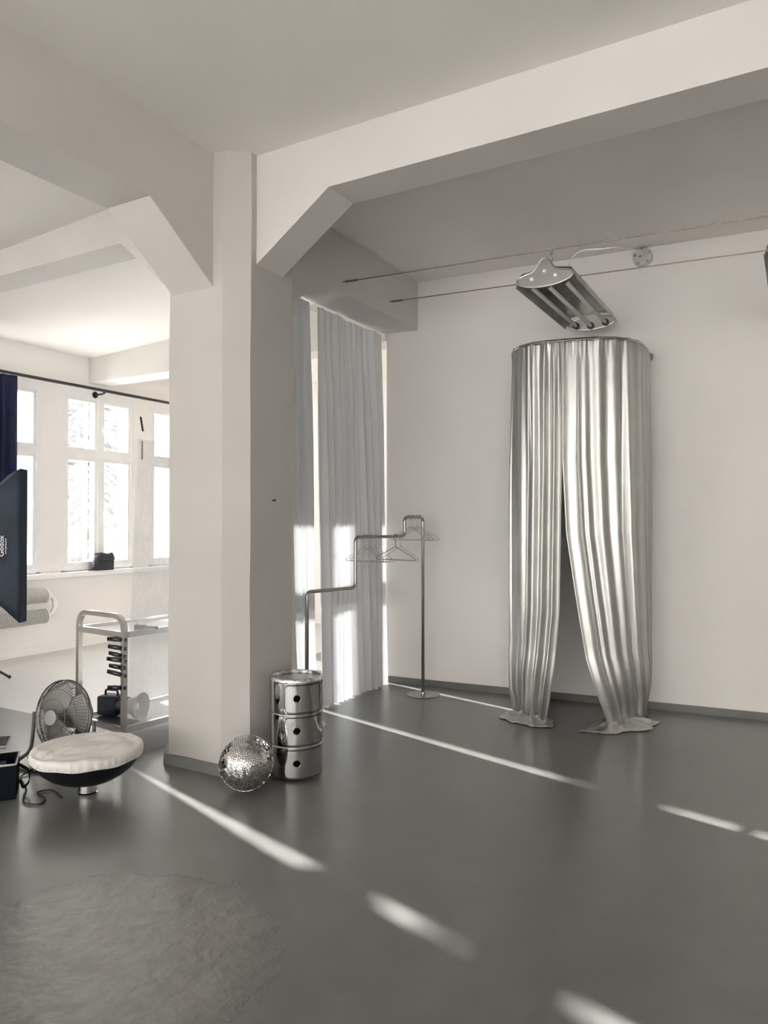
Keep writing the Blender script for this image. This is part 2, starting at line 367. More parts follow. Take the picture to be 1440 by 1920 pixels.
tag(MB().tube([(-2.872, 3.645, 1.64), (-2.852, 3.645, 1.638), (-2.848, 3.645, 1.648)], .004, 6).build('wall_hook', 'black_plastic'), 'small dark screw hook in the shaded side of the column', 'hook')

# ------------------------------------------------------------------ windows
def window(name, width, mull, label, handles=True, SILL=SILL, HEAD=HEAD, TRANS=TRANS):
    """local: x along the wall (0..width), y = depth towards outdoors (0 inner face .. .26), z world"""
    root = thing(name, (0, 0, 0), label, 'window', kind='structure')
    fr = MB(); t = .055
    fr.box((0, 0, SILL), (t, .26, HEAD)); fr.box((width - t, 0, SILL), (width, .26, HEAD))
    fr.box((t, 0, HEAD - t - .02), (width - t, .26, HEAD)); fr.box((t, 0, SILL - .01), (width - t, .26, SILL + .05))
    fr.build('window_frame', 'window_paint', root)
    MB().box((mull - .03, -.004, SILL + .05), (mull + .03, .06, HEAD - t - .02)).build('mullion', 'window_paint', root)
    MB().box((t, -.006, TRANS - .035), (width - t, .06, TRANS + .035)).build('transom', 'window_paint', root)
    cells = [(t, mull - .03), (mull + .03, width - t)]; rows = [(SILL + .05, TRANS - .035), (TRANS + .035, HEAD - t - .02)]
    for (dep, s_, gm) in ((.01, .042, 'pane_glass'), (.19, .030, 'outer_glass')):
        for ci, (a, b) in enumerate(cells):
            for ri, (z0_, z1_) in enumerate(rows):
                sb = MB(); y0_, y1_ = dep, dep + .04
                sb.box((a, y0_, z0_), (a + s_, y1_, z1_)); sb.box((b - s_, y0_, z0_), (b, y1_, z1_))
                sb.box((a + s_, y0_, z0_), (b - s_, y1_, z0_ + s_)); sb.box((a + s_, y0_, z1_ - s_), (b - s_, y1_, z1_))
                sash = sb.build('sash', 'window_paint', root)
                pg = MB(); ym = dep + .02
                pg.add([(a + s_ - .004, ym, z0_ + s_ - .004), (b - s_ + .004, ym, z0_ + s_ - .004), (b - s_ + .004, ym, z1_ - s_ + .004), (a + s_ - .004, ym, z1_ - s_ + .004)], [(0, 1, 2, 3)])
                pg.build('pane', gm, sash)
                if dep < .1 and handles:
                    if ci == 1:
                        zz = (z0_ + z1_) / 2 - .02
                        MB().tube([(a + .012, .01, zz), (a + .012, -.03, zz), (a + .02, -.034, zz - .01), (a + .085, -.034, zz - .035)], .006, 6).build('handle', 'window_paint', sash, smooth=True)
                    hx = a + .004 if ci == 0 else b - .004
                    for q in (.12, .88):
                        MB().tube([(hx, -.004, z0_ + (z1_ - z0_) * q - .035), (hx, -.004, z0_ + (z1_ - z0_) * q + .035)], .008, 6).build('hinge', 'window_paint', sash)
    return root
RZL = PI / 2          # left wall: local x -> +Y, local y -> -X
labels = {6: 'white window partly behind the navy curtain, nearest the softbox', 7: 'white four-pane double window above the sill with the black bag', 8: 'white window next to the column, behind the clear ribbed sheet'}
base_win = None
for i, (a, b) in enumerate(WINS):
    lab = labels.get(i, 'white window of the left wall, number %s along it and out of view' % ['one', 'two', 'three', 'four', 'five', 'six', '', '', ''][i])
    if i == 6: r_ = window('window_1', b - a, .72, lab)
    elif base_win is None: r_ = base_win = window('window_2', b - a, (b - a) / 2, lab)
    else: r_ = copy_tree(base_win)
    r_.name = 'window_%d' % (i + 1); r_['label'] = lab
    r_.location = (XW, a, 0); r_.rotation_euler = (0, 0, RZL)
rw0 = None
for i, (a, b) in enumerate(RW):
    lab = 'window in the wall behind the viewer, %s from the left wall' % ['first', 'second', 'third', 'fourth', 'fifth', 'sixth'][i]
    if rw0 is None: r_ = rw0 = window('window_10', b - a, (b - a) / 2, lab, False, RSILL, RHEAD, 2.6)
    else: r_ = copy_tree(rw0)
    r_.name = 'window_%d' % (i + 10); r_['label'] = lab
    r_.location = (b, YR, 0); r_.rotation_euler = (0, 0, PI)
sl_ = MB().bevbox((XW - .01, 2.1, SILL - .075), (XW + .13, 8.2, SILL - .015), .008)
st(sl_.build('trim_sill', 'sill_paint', smooth=True), 'long white window sill under the left windows', 'sill')

# curtain rod over the left windows
rod = thing('curtain_rod', (-7.42, 2.1, 3.12), 'black curtain rod over the left windows', 'curtain rod')
MB().tube([(-7.42, 2.1, 3.12), (-7.42, 8.3, 3.12)], .019, 10).build('pole', 'black_plastic', rod, True, origin=rod.location)
for yb in (3.3, 6.12, 8.0):
    b_ = MB().tube([(XW, yb, 3.085), (-7.46, yb, 3.085), (-7.42, yb, 3.10)], .014, 8)
    b_.lathe([(0, 0), (.04, 0), (.04, .012), (0, .012)], 16, align((XW, yb, 3.085), (1, 0, 0)))
    b_.build('bracket', 'black_plastic', rod, True, origin=rod.location)

# ------------------------------------------------------------------ outdoors (seen through the panes)
st(MB().box((-90, -80, -6.2), (80, 80, -6)).build('ground', 'snow'), 'pale ground outside the windows', 'ground')
tr = thing('conifer_tree', (-16.5, 13.15, -6), 'grey-green conifer tree outside the four-pane window', 'tree')
MB().tube([(-16.5, 13.15, -6), (-16.5, 13.15, 7.5)], lambda t: .2 * (1 - t) + .02, 8).build('trunk', 'bark', tr, True, origin=tr.location)
fo = MB(); rt = random.Random(3)
for k in range(6500):
    z = rt.uniform(-4.5, 8); rad = 2.0 * (1 - (z + 5) / 14.5) + .1; an = rt.uniform(0, 2 * PI); r_ = rad * math.sqrt(rt.uniform(.05, 1))
    p = Vector((-16.5 + r_ * math.cos(an), 13.15 + r_ * math.sin(an), z - r_ * .35))
    d = Vector((math.cos(an), math.sin(an), -.35 + rt.uniform(-.2, .2))) * rt.uniform(.25, .5); q = Vector((-math.sin(an), math.cos(an), rt.uniform(-.3, .3))) * rt.uniform(.06, .14)
    fo.add([p - q, p + d * .6 - q * .7, p + d, p + d * .6 + q * .7, p + q, p + d * .3 + Vector((0, 0, .05))], [(0, 1, 5), (1, 2, 5), (2, 3, 5), (3, 4, 5), (4, 0, 5)])
f_ = fo.build('foliage', 'needles', tr, origin=tr.location); f_['kind'] = 'stuff'

# ------------------------------------------------------------------ hanging cloth
def drape(name, m, A, B, ztop, zbot, amp, pitch, seed, parent=None, label=None, cat=None, group=None, flare=0.0, nz=30, topx=None, edge=None, shift=(0, 0), smooth='all', thick=.0016):
    """pleated curtain from A to B (xy), pleats across its own plane; edge(t) may move the two vertical edges"""
    A, B = Vector((*A, 0)), Vector((*B, 0)); d = B - A; L_ = d.length; u = d / L_; nrm = Vector((-u.y, u.x, 0))
    npl = max(3, round(L_ / pitch)); nu = npl * 10; r0 = random.Random(seed); ph = [r0.uniform(0, 6.28) for _ in range(8)]
    cum = [0.0]
    for k in range(npl): cum.append(cum[-1] + r0.uniform(.6, 1.4))
    cum = [q / cum[-1] for q in cum]
    wts = [r0.uniform(.5, 1.3) for _ in range(npl)]
    def fn(a, t):
        k = min(npl - 1, int(a * npl)); fr_ = a * npl - k; s_ = cum[k] + (cum[k + 1] - cum[k]) * fr_
        z = ztop + (zbot - ztop) * t
        e0, e1 = edge(t) if edge else (0, 0)
        s_m = (e0 + s_ * (L_ - e0 + e1))
        am = amp * wts[k] * (.35 + .65 * min(1, t * 4)) * (1 + flare * t)
        off = am * math.sin(fr_ * 2 * PI) + amp * .5 * math.sin(s_ * 9 + ph[0] + t * 1.6) + amp * .3 * math.sin(s_ * 23 + ph[1] - t * 2.2)
        s_m += .012 * math.sin(t * 3 + k + ph[2]) * min(1, t * 3) * (0 < a < 1)
        p = A + u * s_m + nrm * off + Vector((shift[0] * t, shift[1] * t, 0)); p.z = z
        if t == 1: p.z += .006 * abs(math.sin(a * npl * 2.1 + ph[3]))
        return p
    o = MB().grid(fn, nu, nz).build(name, m, parent, smooth, origin=(A.x, A.y, 0) if parent is None else parent.location, thick=thick)
    if parent is None: tag(o, label, cat, group)
    return o
rail = MB().tube([(-3.52, 3.97, 3.275), (-3.52, 6.03, 3.275)], .012, 8).build('curtain_rail', 'window_paint', smooth=True, origin=(-3.52, 3.97, 3.275))
tag(rail, 'slim white curtain rail behind the long beam, carrying the white curtains', 'curtain rail')
drape('sheer_curtain', 'sheer_cloth', (-3.43, 4.02), (-3.43, 4.825), 3.27, .004, .030, .088, 11, label='white curtain panel next to the column, left of the bright slit', cat='curtain', group='white divider curtains', flare=.5,
      edge=lambda t: (0, .035 * max(0, t - .8) / .2), shift=(.06, 0), thick=None)
drape('sheer_curtain', 'sheer_cloth', (-3.43, 4.925), (-3.43, 5.99), 3.27, .004, .030, .088, 12, label='white curtain panel next to the back wall, right of the bright slit', cat='curtain', group='white divider curtains', flare=.5, shift=(.06, 0), thick=None)
nv = dict(cat='curtain', group='navy blackout curtains', flare=.2)
drape('blackout_curtain', 'navy_cloth', (-7.37, 4.215), (-7.37, 4.93), 3.09, .96, .035, .10, 21, label='dark navy blackout curtain on the black rod above the softbox', **nv)
drape('blackout_curtain', 'navy_cloth', (-7.505, 2.15), (-7.505, 4.148), 3.08, .96, .035, .12, 22, nz=60, edge=lambda t: (0, (lambda z: .13 if 1.925 < z < 2.09 else (.075 * max(0, (1.85 - z)) / .4 if z < 1.85 else 0))(3.09 - 2.13 * t)), label='unseen navy blackout curtain shaping the floor streak, at the near end of the rod, left of the softbox', **nv)  # added out of view; edge notched to shape the broken sun streak

# ------------------------------------------------------------------ silver changing-booth curtain
CPS = [(-2.06, 6.146), (-2.05, 5.82), (-1.95, 5.50), (-1.75, 5.33), (-1.45, 5.35), (-1.17, 5.46), (-1.03, 5.72), (-1.05, 6.215)]
path = catmull([(x, y, 0) for x, y in CPS], 20)
plen = [0.0]
for a, b in zip(path, path[1:]): plen.append(plen[-1] + (b - a).length)
def PS(s):
    d = max(0, min(1, s)) * plen[-1]
    lo, hi = 0, len(plen) - 1
    while hi - lo > 1:
        md = (lo + hi) // 2
        if plen[md] <= d: lo = md
        else: hi = md
    t = (d - plen[lo]) / (plen[hi] - plen[lo]); p = path[lo].lerp(path[hi], t); tg = (path[hi] - path[lo]).normalized()
    return p, Vector((tg.y, -tg.x, 0))      # outward (towards the viewer)
def interp(tab, z):
    if z >= tab[0][0]: return tab[0][1]
    for (za, a), (zb, b) in zip(tab, tab[1:]):
        if zb <= z <= za:
            t = (za - z) / (za - zb); return a + (b - a) * t
    return tab[-1][1]
GL = [(1.97, .498), (1.42, .494), (.83, .489), (.44, .473), (.16, .456), (0, .440)]
GR = [(1.97, .499), (1.42, .510), (.95, .538), (.53, .566), (.30, .593), (.09, .626), (0, .640)]
RZ = 2.845
booth = thing('silver_curtain', (-1.55, 6.0, 0), 'shiny silver changing-booth curtain parted in the middle, hung on a curved rail by the wall', 'curtain')
MB().tube([(p.x, p.y, RZ) for p in path], .011, 8).build('rail', 'steel', booth, True, origin=booth.location)
for s_ in (0, 1):
    p, _ = PS(s_)
    mm = MB().lathe([(0, 0), (.03, 0), (.03, .012), (.016, .02), (.016, .05), (0, .05)], 16, align((p.x, wall_y(p.x) - .001, RZ), (WS, -1, 0)))
    mm.build('wall_mount', 'steel', booth, True, origin=booth.location)
def silver_panel(s_out, tab, seed, side):
    r0 = random.Random(seed); npl = 15; nu = npl * 14; nz = 90
    cum = [0.0]
    for k in range(npl): cum.append(cum[-1] + r0.uniform(.3, 2.0))
    cum = [q / cum[-1] for q in cum]; wt = [r0.uniform(.25, 1.35) for _ in range(npl)]; ph = [r0.uniform(0, 6.28) for _ in range(6)]
    def fn(a, t):
        z = RZ + .012 - (RZ + .012) * t ** 1.0
        k = min(npl - 1, int(a * npl)); fr_ = a * npl - k; q = cum[k] + (cum[k + 1] - cum[k]) * fr_
        gap = interp(tab, z); q2 = q ** (1.0)
        s_ = s_out + (gap - s_out) * q2
        p, nr = PS(s_)
        if t < .015: am = .004
        else: am = .021 * wt[k] * (.25 + .75 * min(1, t * 2.2))
        near = q                                # pleats are tighter towards the parting
        am *= (.45 + .75 * near)
        off = am * math.sin(fr_ * 2 * PI + .25 * math.sin(t * 2.2 + k)) + .016 * math.sin(q * 11 + ph[0] + t * .9) * min(1, t * 3) + .006 * math.sin(q * 57 + ph[1] + 1.5 * t) * (1 - min(1, t * 2) * .5)
        if t < .06: off += .004 * math.sin(q * 230) * (1 - t / .06)
        # the cloth bellies out low down and is tucked in where it meets the floor
        low = max(0, (.55 - z) / .55)
        off += .018 * math.sin(low * PI) * (0.4 + .6 * q) - .03 * low ** 2
        off += .03 * low ** 2 * noise.noise(Vector((s_ * 14, z * 5, seed)))
        v = p + nr * off; v.z = z
        if z < .05: v.z = max(.012, z)
        wy_ = wall_y(v.x) - .03
        if v.y > wy_: v.y = wy_
        return v
    return MB().grid(fn, nu, nz).build('curtain_panel', 'silver_cloth', booth, 'all', origin=booth.location, thick=.0012)
pl = silver_panel(.06, GL, 31, -1); pl['label'] = 'left half of the silver curtain'
pr = silver_panel(.985, GR, 32, 1); pr['label'] = 'right half of the silver curtain'
def pool(pts, seed, h, label):
    """crumpled cloth lying on the floor; pts = footprint polygon round its centre"""
    n = len(pts); cx, cy = sum(p[0] for p in pts) / n, sum(p[1] for p in pts) / n
    loop = catmull([(*p, 0) for p in pts] + [(*pts[0], 0)], 12)[:-1]; m2 = len(loop); nr = 16
    def fn(a, b):
        p = loop[int(round(a * m2)) % m2]
        v = Vector((cx, cy, 0)).lerp(p, b)
        ridge = (1 - abs(noise.noise(Vector((v.x * 11, v.y * 11, seed))))) ** 3 * .9 + .5 * abs(noise.noise(Vector((v.x * 22, v.y * 22, seed + 5))))
        ca = Vector((math.cos(a * 2 * PI), math.sin(a * 2 * PI), seed))
        fold = math.sin(a * 2 * PI * 7 + 4 * noise.noise(ca * 1.7))
        v.z = .005 + h * (1 - b) ** 1.1 * (.5 + .9 * ridge) + .045 * (1 - abs(fold)) * b * (1.12 - b) + .020 * ridge * b ** .5 * (1.05 - b)
        k = b * (.22 * noise.noise(ca * 2.3) + .07 * fold)
        v.x += (v.x - cx) * k; v.y += (v.y - cy) * k
        return v
    o = MB().grid(fn, m2, nr).build('hem_pool', 'silver_cloth', booth, 'crease', origin=booth.location, thick=.0015); o['label'] = label
pool([(-2.03, 5.42), (-1.93, 5.28), (-1.78, 5.24), (-1.62, 5.27), (-1.62, 5.40), (-1.75, 5.52), (-1.95, 5.58)], 3.3, .07, 'crumpled silver hem on the floor')
pool([(-1.43, 5.30), (-1.25, 5.30), (-1.05, 5.47), (-.91, 5.74), (-1.0, 5.86), (-1.17, 5.62), (-1.33, 5.47)], 8.1, .06, 'crumpled silver hem spread on the floor')

# ------------------------------------------------------------------ tension wires, lamps, junction box
def wire(a, b, sag, label):
    t0 = thing('tension_wire', a, label, 'wire', group='tension wires')
    a, b = Vector(a), Vector(b)
    pts = [a.lerp(b, k / 20) + Vector((0, 0, -sag * 4 * (k / 20) * (1 - k / 20))) for k in range(21)]
    MB().tube(pts, .004, 6).build('cable', 'dark_wire', t0, True, origin=a)
    d = (b - a).normalized()
    MB().tube([a + d * .03, a + d * .13], .009, 8).build('turnbuckle', 'dark_wire', t0, True, origin=a)
    MB().tube([a + Vector((-.03, 0, 0)), a + d * .03, a + d * .02 + Vector((0, .012, .01)), a + Vector((.005, .012, .01))], .005, 6).build('eye_hook', 'steel', t0, True, origin=a)
    return pts
W1 = wire((-3.08, 4.78, 3.372), (XE, 4.74, 3.03), .0, 'upper dark tension wire nearest the viewer, above the lamp')
W2 = wire((-3.08, 5.515, 3.411), (XE, 5.47, 3.08), .0, 'lower-looking dark tension wire close to the back wall')
def wz(w_, x):
    a, b = w_[0], w_[-1]; return a.z + (b.z - a.z) * (x - a.x) / (b.x - a.x)

def lamp(loc, label):
    t0 = thing('tube_lamp', loc, label, 'lamp', group='tube lamps on the wires'); L_ = 1.22
    # open sheet-metal trough
    pr_ = [(-.205, -.05), (-.165, .035), (-.06, .05), (.06, .05), (.165, .035), (.205, -.05)]
    th = MB()
    inner = [(x * .985, z - .004) for x, z in pr_]
    poly = pr_ + inner[::-1]; n = len(poly)
    vs_ = [(x, y, z) for y in (.02, L_ - .02) for x, z in poly]; k = len(pr_)
    fs = []
    for i in range(n): fs.append((i, (i + 1) % n, n + (i + 1) % n, n + i))
    for e in (0, n):
        for i in range(k - 1): fs.append((e + i, e + i + 1, e + n - 2 - i, e + n - 1 - i))
    th.add(vs_, fs).build('reflector_trough', 'lamp_metal', t0)
    def plate(y, nm):
        out = []
        for q in range(41):
            a = PI + PI * q / 40; out.append((.185 * math.cos(a), -.018 + .058 * math.sin(a)))
        for q in range(1, 40):
            x = .185 * (1 - q / 20.0); nub = .078 * math.exp(-abs(x / .052) ** 2.6); out.append((x, -.018 + .045 * math.sqrt(max(0, 1 - (x / .185) ** 2)) + nub))
        b_ = MB().prism(out, 'y', y - .008, y + .008); pl_ = b_.build(nm, 'lamp_plate', t0, True)
        MB().tube([(x, y - .006, z) for x, z in out], .007, 6, closed=True).build('rim', 'lamp_metal', pl_, True)
        return pl_
    for y in (0, L_):
        p_ = plate(y, 'end_plate')
        sg = -1 if y == 0 else 1
        for (x, z) in ((-.085, -.02), (0, .02), (.072, -.018)):
            MB().lathe([(.0, .014), (.010, .012), (.013, 0)], 14, align((x, y + sg * .008, z), (0, sg, 0))).build('bolt', 'tube_glass', p_, True)
    for x, z in ((-.115, -.040), (0, -.052), (.115, -.040)):
        tb = MB().tube([(x, .03, z), (x, L_ - .03, z)], .0155, 14).build('fluorescent_tube', 'tube_glass', t0, True)
        for yy in (.012, L_ - .045):
            MB().tube([(x, yy, z), (x, yy + .033, z)], .026, 16).build('socket', 'black_plastic', tb, True)
    return t0
l1 = lamp((-1.425, 4.62, 3.105), 'grey three-tube fluorescent lamp hung from the wires above the silver curtain')
l2 = copy_tree(l1); l2.location = (.036, 4.62, 3.06); l2['label'] = 'grey tube lamp cut off by the right edge of the picture'
for (lx, lz) in ((-1.425, 3.105), (.036, 3.06)):
    for (yy, w_, nm) in ((4.77, W1, 'near'), (5.5, W2, 'far')):
        zt = wz(w_, lx); zb = lz + .05; cm = MB(); nlk = 6
        for q in range(nlk):
            zc = zb + (zt - zb) * (q + .5) / nlk; hl = (zt - zb) / nlk * .62
            cm.tube([(lx + (.007 * math.cos(a) if q % 2 else 0), yy + (0 if q % 2 else .007 * math.cos(a)), zc + hl * math.sin(a)) for a in [2 * PI * e / 10 for e in range(10)]], .0022, 5, closed=True)
        tag(cm.build('chain', 'steel', smooth=True, origin=(lx, yy, zt)), '%s short chain holding the %s lamp to its wire' % (nm, 'middle' if lx < -1 else 'right-edge'), 'chain', 'lamp chains')
jp = Vector((-1.10, wall_y(-1.10), 3.66))
jb = thing('junction_box', jp, 'round white electrical junction box high on the back wall', 'junction box')
MB().lathe([(.075, 0), (.075, .035), (.068, .045), (0, .047)], 32, align(jp, (WS, -1, 0))).build('cover', 'box_cover', jb, True, origin=jp)
for k in range(5):
    a = 2 * PI * k / 5 + .4
    MB().lathe([(.011, .03), (.011, .055), (0, .057)], 10, align(jp, (WS, -1, 0)) @ Matrix.Translation((.06 * math.cos(a), .06 * math.sin(a), 0))).build('screw', 'steel', jb, True, origin=jp)
cbp = catmull([(-1.36, 4.95, 3.165), (-1.33, 4.86, 3.235), (-1.24, 4.775, 3.272), (-1.1, 4.772, 3.262), (-1.0, 4.80, 3.262), (-.985, 5.3, 3.40), (-1.06, 5.95, 3.59), (-1.115, 6.15, 3.655)], 10)
tag(MB().tube(cbp, .0042, 6).build('lamp_cord', 'window_paint', smooth=True, origin=cbp[0]), 'thin pale cord running from the lamp along the wire to the junction box', 'cord')

# ------------------------------------------------------------------ clothes rack and hangers
RA, RB = Vector((-3.19, 4.46, 0)), Vector((-2.866, 5.737, 0))
ru = (RB - RA).normalized(); rl = (RB - RA).length; rn = Vector((ru.y, -ru.x, 0))
rack = thing('clothes_rack', RB, 'stepped tubular steel clothes rack with a round foot by the back wall', 'clothes rack')
def rp(t, z): return RA + ru * t + Vector((0, 0, z))
t1, t2 = .50, 1.08
MB().tube(fillet([rp(0, .01), rp(0, .985), rp(t1, .985), rp(t1, 1.385), rp(t2, 1.385), rp(t2, 1.548), rp(rl, 1.548), rp(rl, .01)], .045), .0145, 12).build('frame', 'steel', rack, 'all', origin=RB)
for P in (RA, RB):
    MB().lathe([(0, 0), (.140, 0), (.143, .004), (.138, .009), (.02, .011), (.018, .03), (0, .03)], 48, Matrix.Translation(P)).build('foot_plate', 'steel', rack, True, origin=RB)
def hanger(dark):
    t0 = thing('wire_hanger', (0, 0, 0), 'x', 'hanger', group='wire hangers on the rack')
    m_ = 'dark_wire' if dark else 'wire_steel'; R_ = .0030 if dark else .0025
    hk = [(.020 * math.cos(a), 0, .002 + .020 * math.sin(a)) for a in [math.radians(-20 + 14 * k) for k in range(15)]]
    hk = hk[:-1] + [(-.018, 0, -.012), (0, 0, -.035), (0, 0, -.085)]
    MB().tube(hk, R_, 6).build('hook', m_, t0, 'all')
    sh = fillet([(0, 0, -.083), (.08, 0, -.118), (.145, 0, -.15), (.152, 0, -.143), (.162, 0, -.158), (.212, 0, -.182), (.205, 0, -.194), (-.205, 0, -.194), (-.212, 0, -.182), (-.162, 0, -.158), (-.152, 0, -.143), (-.145, 0, -.15), (-.08, 0, -.118), (0, 0, -.083)], .012, 4)
    MB().tube(sh, R_, 6).build('shoulder_wire', m_, t0, 'all')
    return t0
h0, h1 = hanger(False), hanger(True)
rz0 = math.atan2(rn.y, rn.x)
spots = [(.60, 1.385, 2, 0), (.635, 1.385, 0, 0), (.67, 1.385, 3, 0), (.73, 1.385, -2, 0), (.965, 1.385, 4, 1), (1.03, 1.385, -3, 0),
         (1.135, 1.548, 1, 0), (1.165, 1.548, -1, 0), (1.195, 1.548, 2, 0), (1.235, 1.548, -2, 0), (1.275, 1.548, 3, 0)]
hl = ['thin wire hanger at the near end of the middle bar, next to the bend', 'thin wire hanger second from the near bend of the middle bar', 'thin wire hanger third from the near bend of the middle bar', 'thin wire hanger fourth from the near bend of the middle bar',
      'dark wire hanger alone near the far end of the middle bar', 'thin wire hanger at the far end of the middle bar', 'wire hanger nearest the step on the top bar', 'wire hanger second from the step on the top bar', 'wire hanger in the middle of the top bar', 'wire hanger fourth from the step on the top bar', 'wire hanger next to the tall post on the top bar']
used = {0: False, 1: False}
for (t, z, da, dk), lb in zip(spots, hl):
    src = h1 if dk else h0
    o = copy_tree(src) if used[dk] else src
    used[dk] = True; o.location = rp(t, z + .0145 - .020 - .0022 + .004); o.location.z = z - .0035; o.rotation_euler = (0, 0, rz0 + math.radians(da)); o['label'] = lb

# ------------------------------------------------------------------ round chrome storage unit
KP = Vector((-2.634, 3.573, 0)); KR = .16
ku = thing('storage_unit', KP, 'round mirror-chrome three-tier storage unit with sliding doors beside the column', 'storage unit')
TIER = .187
for k in range(3):
    z = .012 + k * TIER
    prof = [(KR - .012, z), (KR - .002, z + .003), (KR, z + .010), (KR, z + TIER - .006), (KR - .004, z + TIER - .001), (KR - .02, z + TIER)]
    MB().lathe(prof, 96).build('tier', 'mirror_plastic', ku, True)
MB().lathe([(KR - .03, 0), (KR - .022, .013)], 64).build('plinth', 'black_plastic', ku, True)
zt = .012 + 3 * TIER
MB().lathe([(0, zt + .002), (KR - .022, zt + .002), (KR - .016, zt + .016), (KR - .006, zt + .018), (KR, zt + .010), (KR, zt - .004)], 96).build('top_tray', 'mirror_tray', ku, True)
for k in (1, 2):
    MB().lathe([(KR, .010 + k * TIER), (KR + .0022, .012 + k * TIER), (KR, .014 + k * TIER)], 96).build('seam', 'chrome', ku, True)
A0, A1, AH = math.radians(-76), math.radians(14), math.radians(-51.5)
def cyl(a, z, r): return Vector((r * math.cos(a), r * math.sin(a), z))
for k in range(3):
    zb, ztp = .012 + k * TIER + .014, .012 + k * TIER + TIER - .016; cr_ = .022; n = 56
    def zlim(a):
        d = min(a - A0, A1 - a) * KR
        dz = 0 if d >= cr_ else cr_ - math.sqrt(max(0, cr_ ** 2 - (cr_ - d) ** 2))
        return zb + dz, ztp - dz
    dm = MB(); ro = KR + .0035
    vs_ = []
    for i in range(n + 1):
        a = A0 + (A1 - A0) * i / n; lo, hi = zlim(a)
        vs_ += [cyl(a, lo, KR - .001), cyl(a, lo + .002, ro), cyl(a, hi - .002, ro), cyl(a, hi, KR - .001)]
    fs = [(i * 4 + j, (i + 1) * 4 + j, (i + 1) * 4 + j + 1, i * 4 + j + 1) for i in range(n) for j in range(3)]
    dr = dm.add(vs_, fs).build('door', 'mirror_plastic', ku, True)
    gp = MB(); vs_ = []
    for i in range(n + 1):
        q = i / n; a = A0 - .024 + (A1 - A0 + .048) * q; lo, hi = zlim(max(A0, min(A1, A0 + (A1 - A0) * q)))
        vs_ += [cyl(a, lo - .0035, KR + .0006), cyl(a, hi + .0035, KR + .0006)]
    gp.add(vs_, [(i * 2, i * 2 + 2, i * 2 + 3, i * 2 + 1) for i in range(n)]).build('door_gap', 'black_plastic', ku)
    zc = (zb + ztp) / 2 + .004
    def disc(r_in, r_out, off):
        return lambda a, b: cyl(AH + ((r_in + (r_out - r_in) * b) * math.cos(2 * PI * a)) / KR, zc + (r_in + (r_out - r_in) * b) * math.sin(2 * PI * a), ro + off(b))
    MB().grid(disc(0, .0195, lambda b: .0008), 28, 1).build('finger_hole', 'hole_shade_black', dr)  # flat black disc, painted for the shade inside the hole
    MB().grid(disc(.0185, .0235, lambda b: .0025 * math.sin(b * PI)), 28, 4).build('hole_rim', 'mirror_plastic', dr, True)

# ------------------------------------------------------------------ mirror ball
BP = Vector((-2.715, 3.215, 0)); BR = .152
ball = thing('mirror_ball', BP, 'mirror ball of small square tiles on the floor beside the column', 'mirror ball')
ctr = Vector((0, 0, BR + .001)); ax = Vector((1.9, -2.6, 1.25)).normalized(); bm_ = align(ctr, ax, .3)
MB().lathe([((BR - .004) * math.sin(PI * k / 24), -(BR - .004) * math.cos(PI * k / 24)) for k in range(25)], 40, bm_).build('core', 'ball_core', ball, 'all')
tl = MB(); rb = random.Random(5); ts = .0125; nl = int(PI * BR / ts)
for i in range(nl):
    la = -PI / 2 + PI * (i + .5) / nl; rr = BR * math.cos(la); nn = max(5, int(2 * PI * rr / ts)); off = rb.uniform(0, 1)
    for k in range(nn):
        lo = 2 * PI * (k + off) / nn
        n_ = Vector((math.cos(la) * math.cos(lo), math.cos(la) * math.sin(lo), math.sin(la)))
        e = Vector((-math.sin(lo), math.cos(lo), 0)); nth = n_.cross(e)
        tilt = (n_ + e * rb.gauss(0, .06) + nth * rb.gauss(0, .06)).normalized()
        e = (e - tilt * e.dot(tilt)).normalized(); nth = tilt.cross(e)
        hw = min(ts, 2 * PI * rr / nn) * .43; hh = ts * .43; p = n_ * BR
        top = [p + e * sx * hw + nth * sy * hh for sx, sy in ((-1, -1), (1, -1), (1, 1), (-1, 1))]; bot = [q - n_ * .004 for q in top]
        tl.add(top + bot, [(0, 1, 2, 3), (0, 4, 5, 1), (1, 5, 6, 2), (2, 6, 7, 3), (3, 7, 4, 0)])
t_ = tl.build('mirror_tiles', 'mirror_glass', ball, mtx=bm_); t_['kind'] = 'stuff'

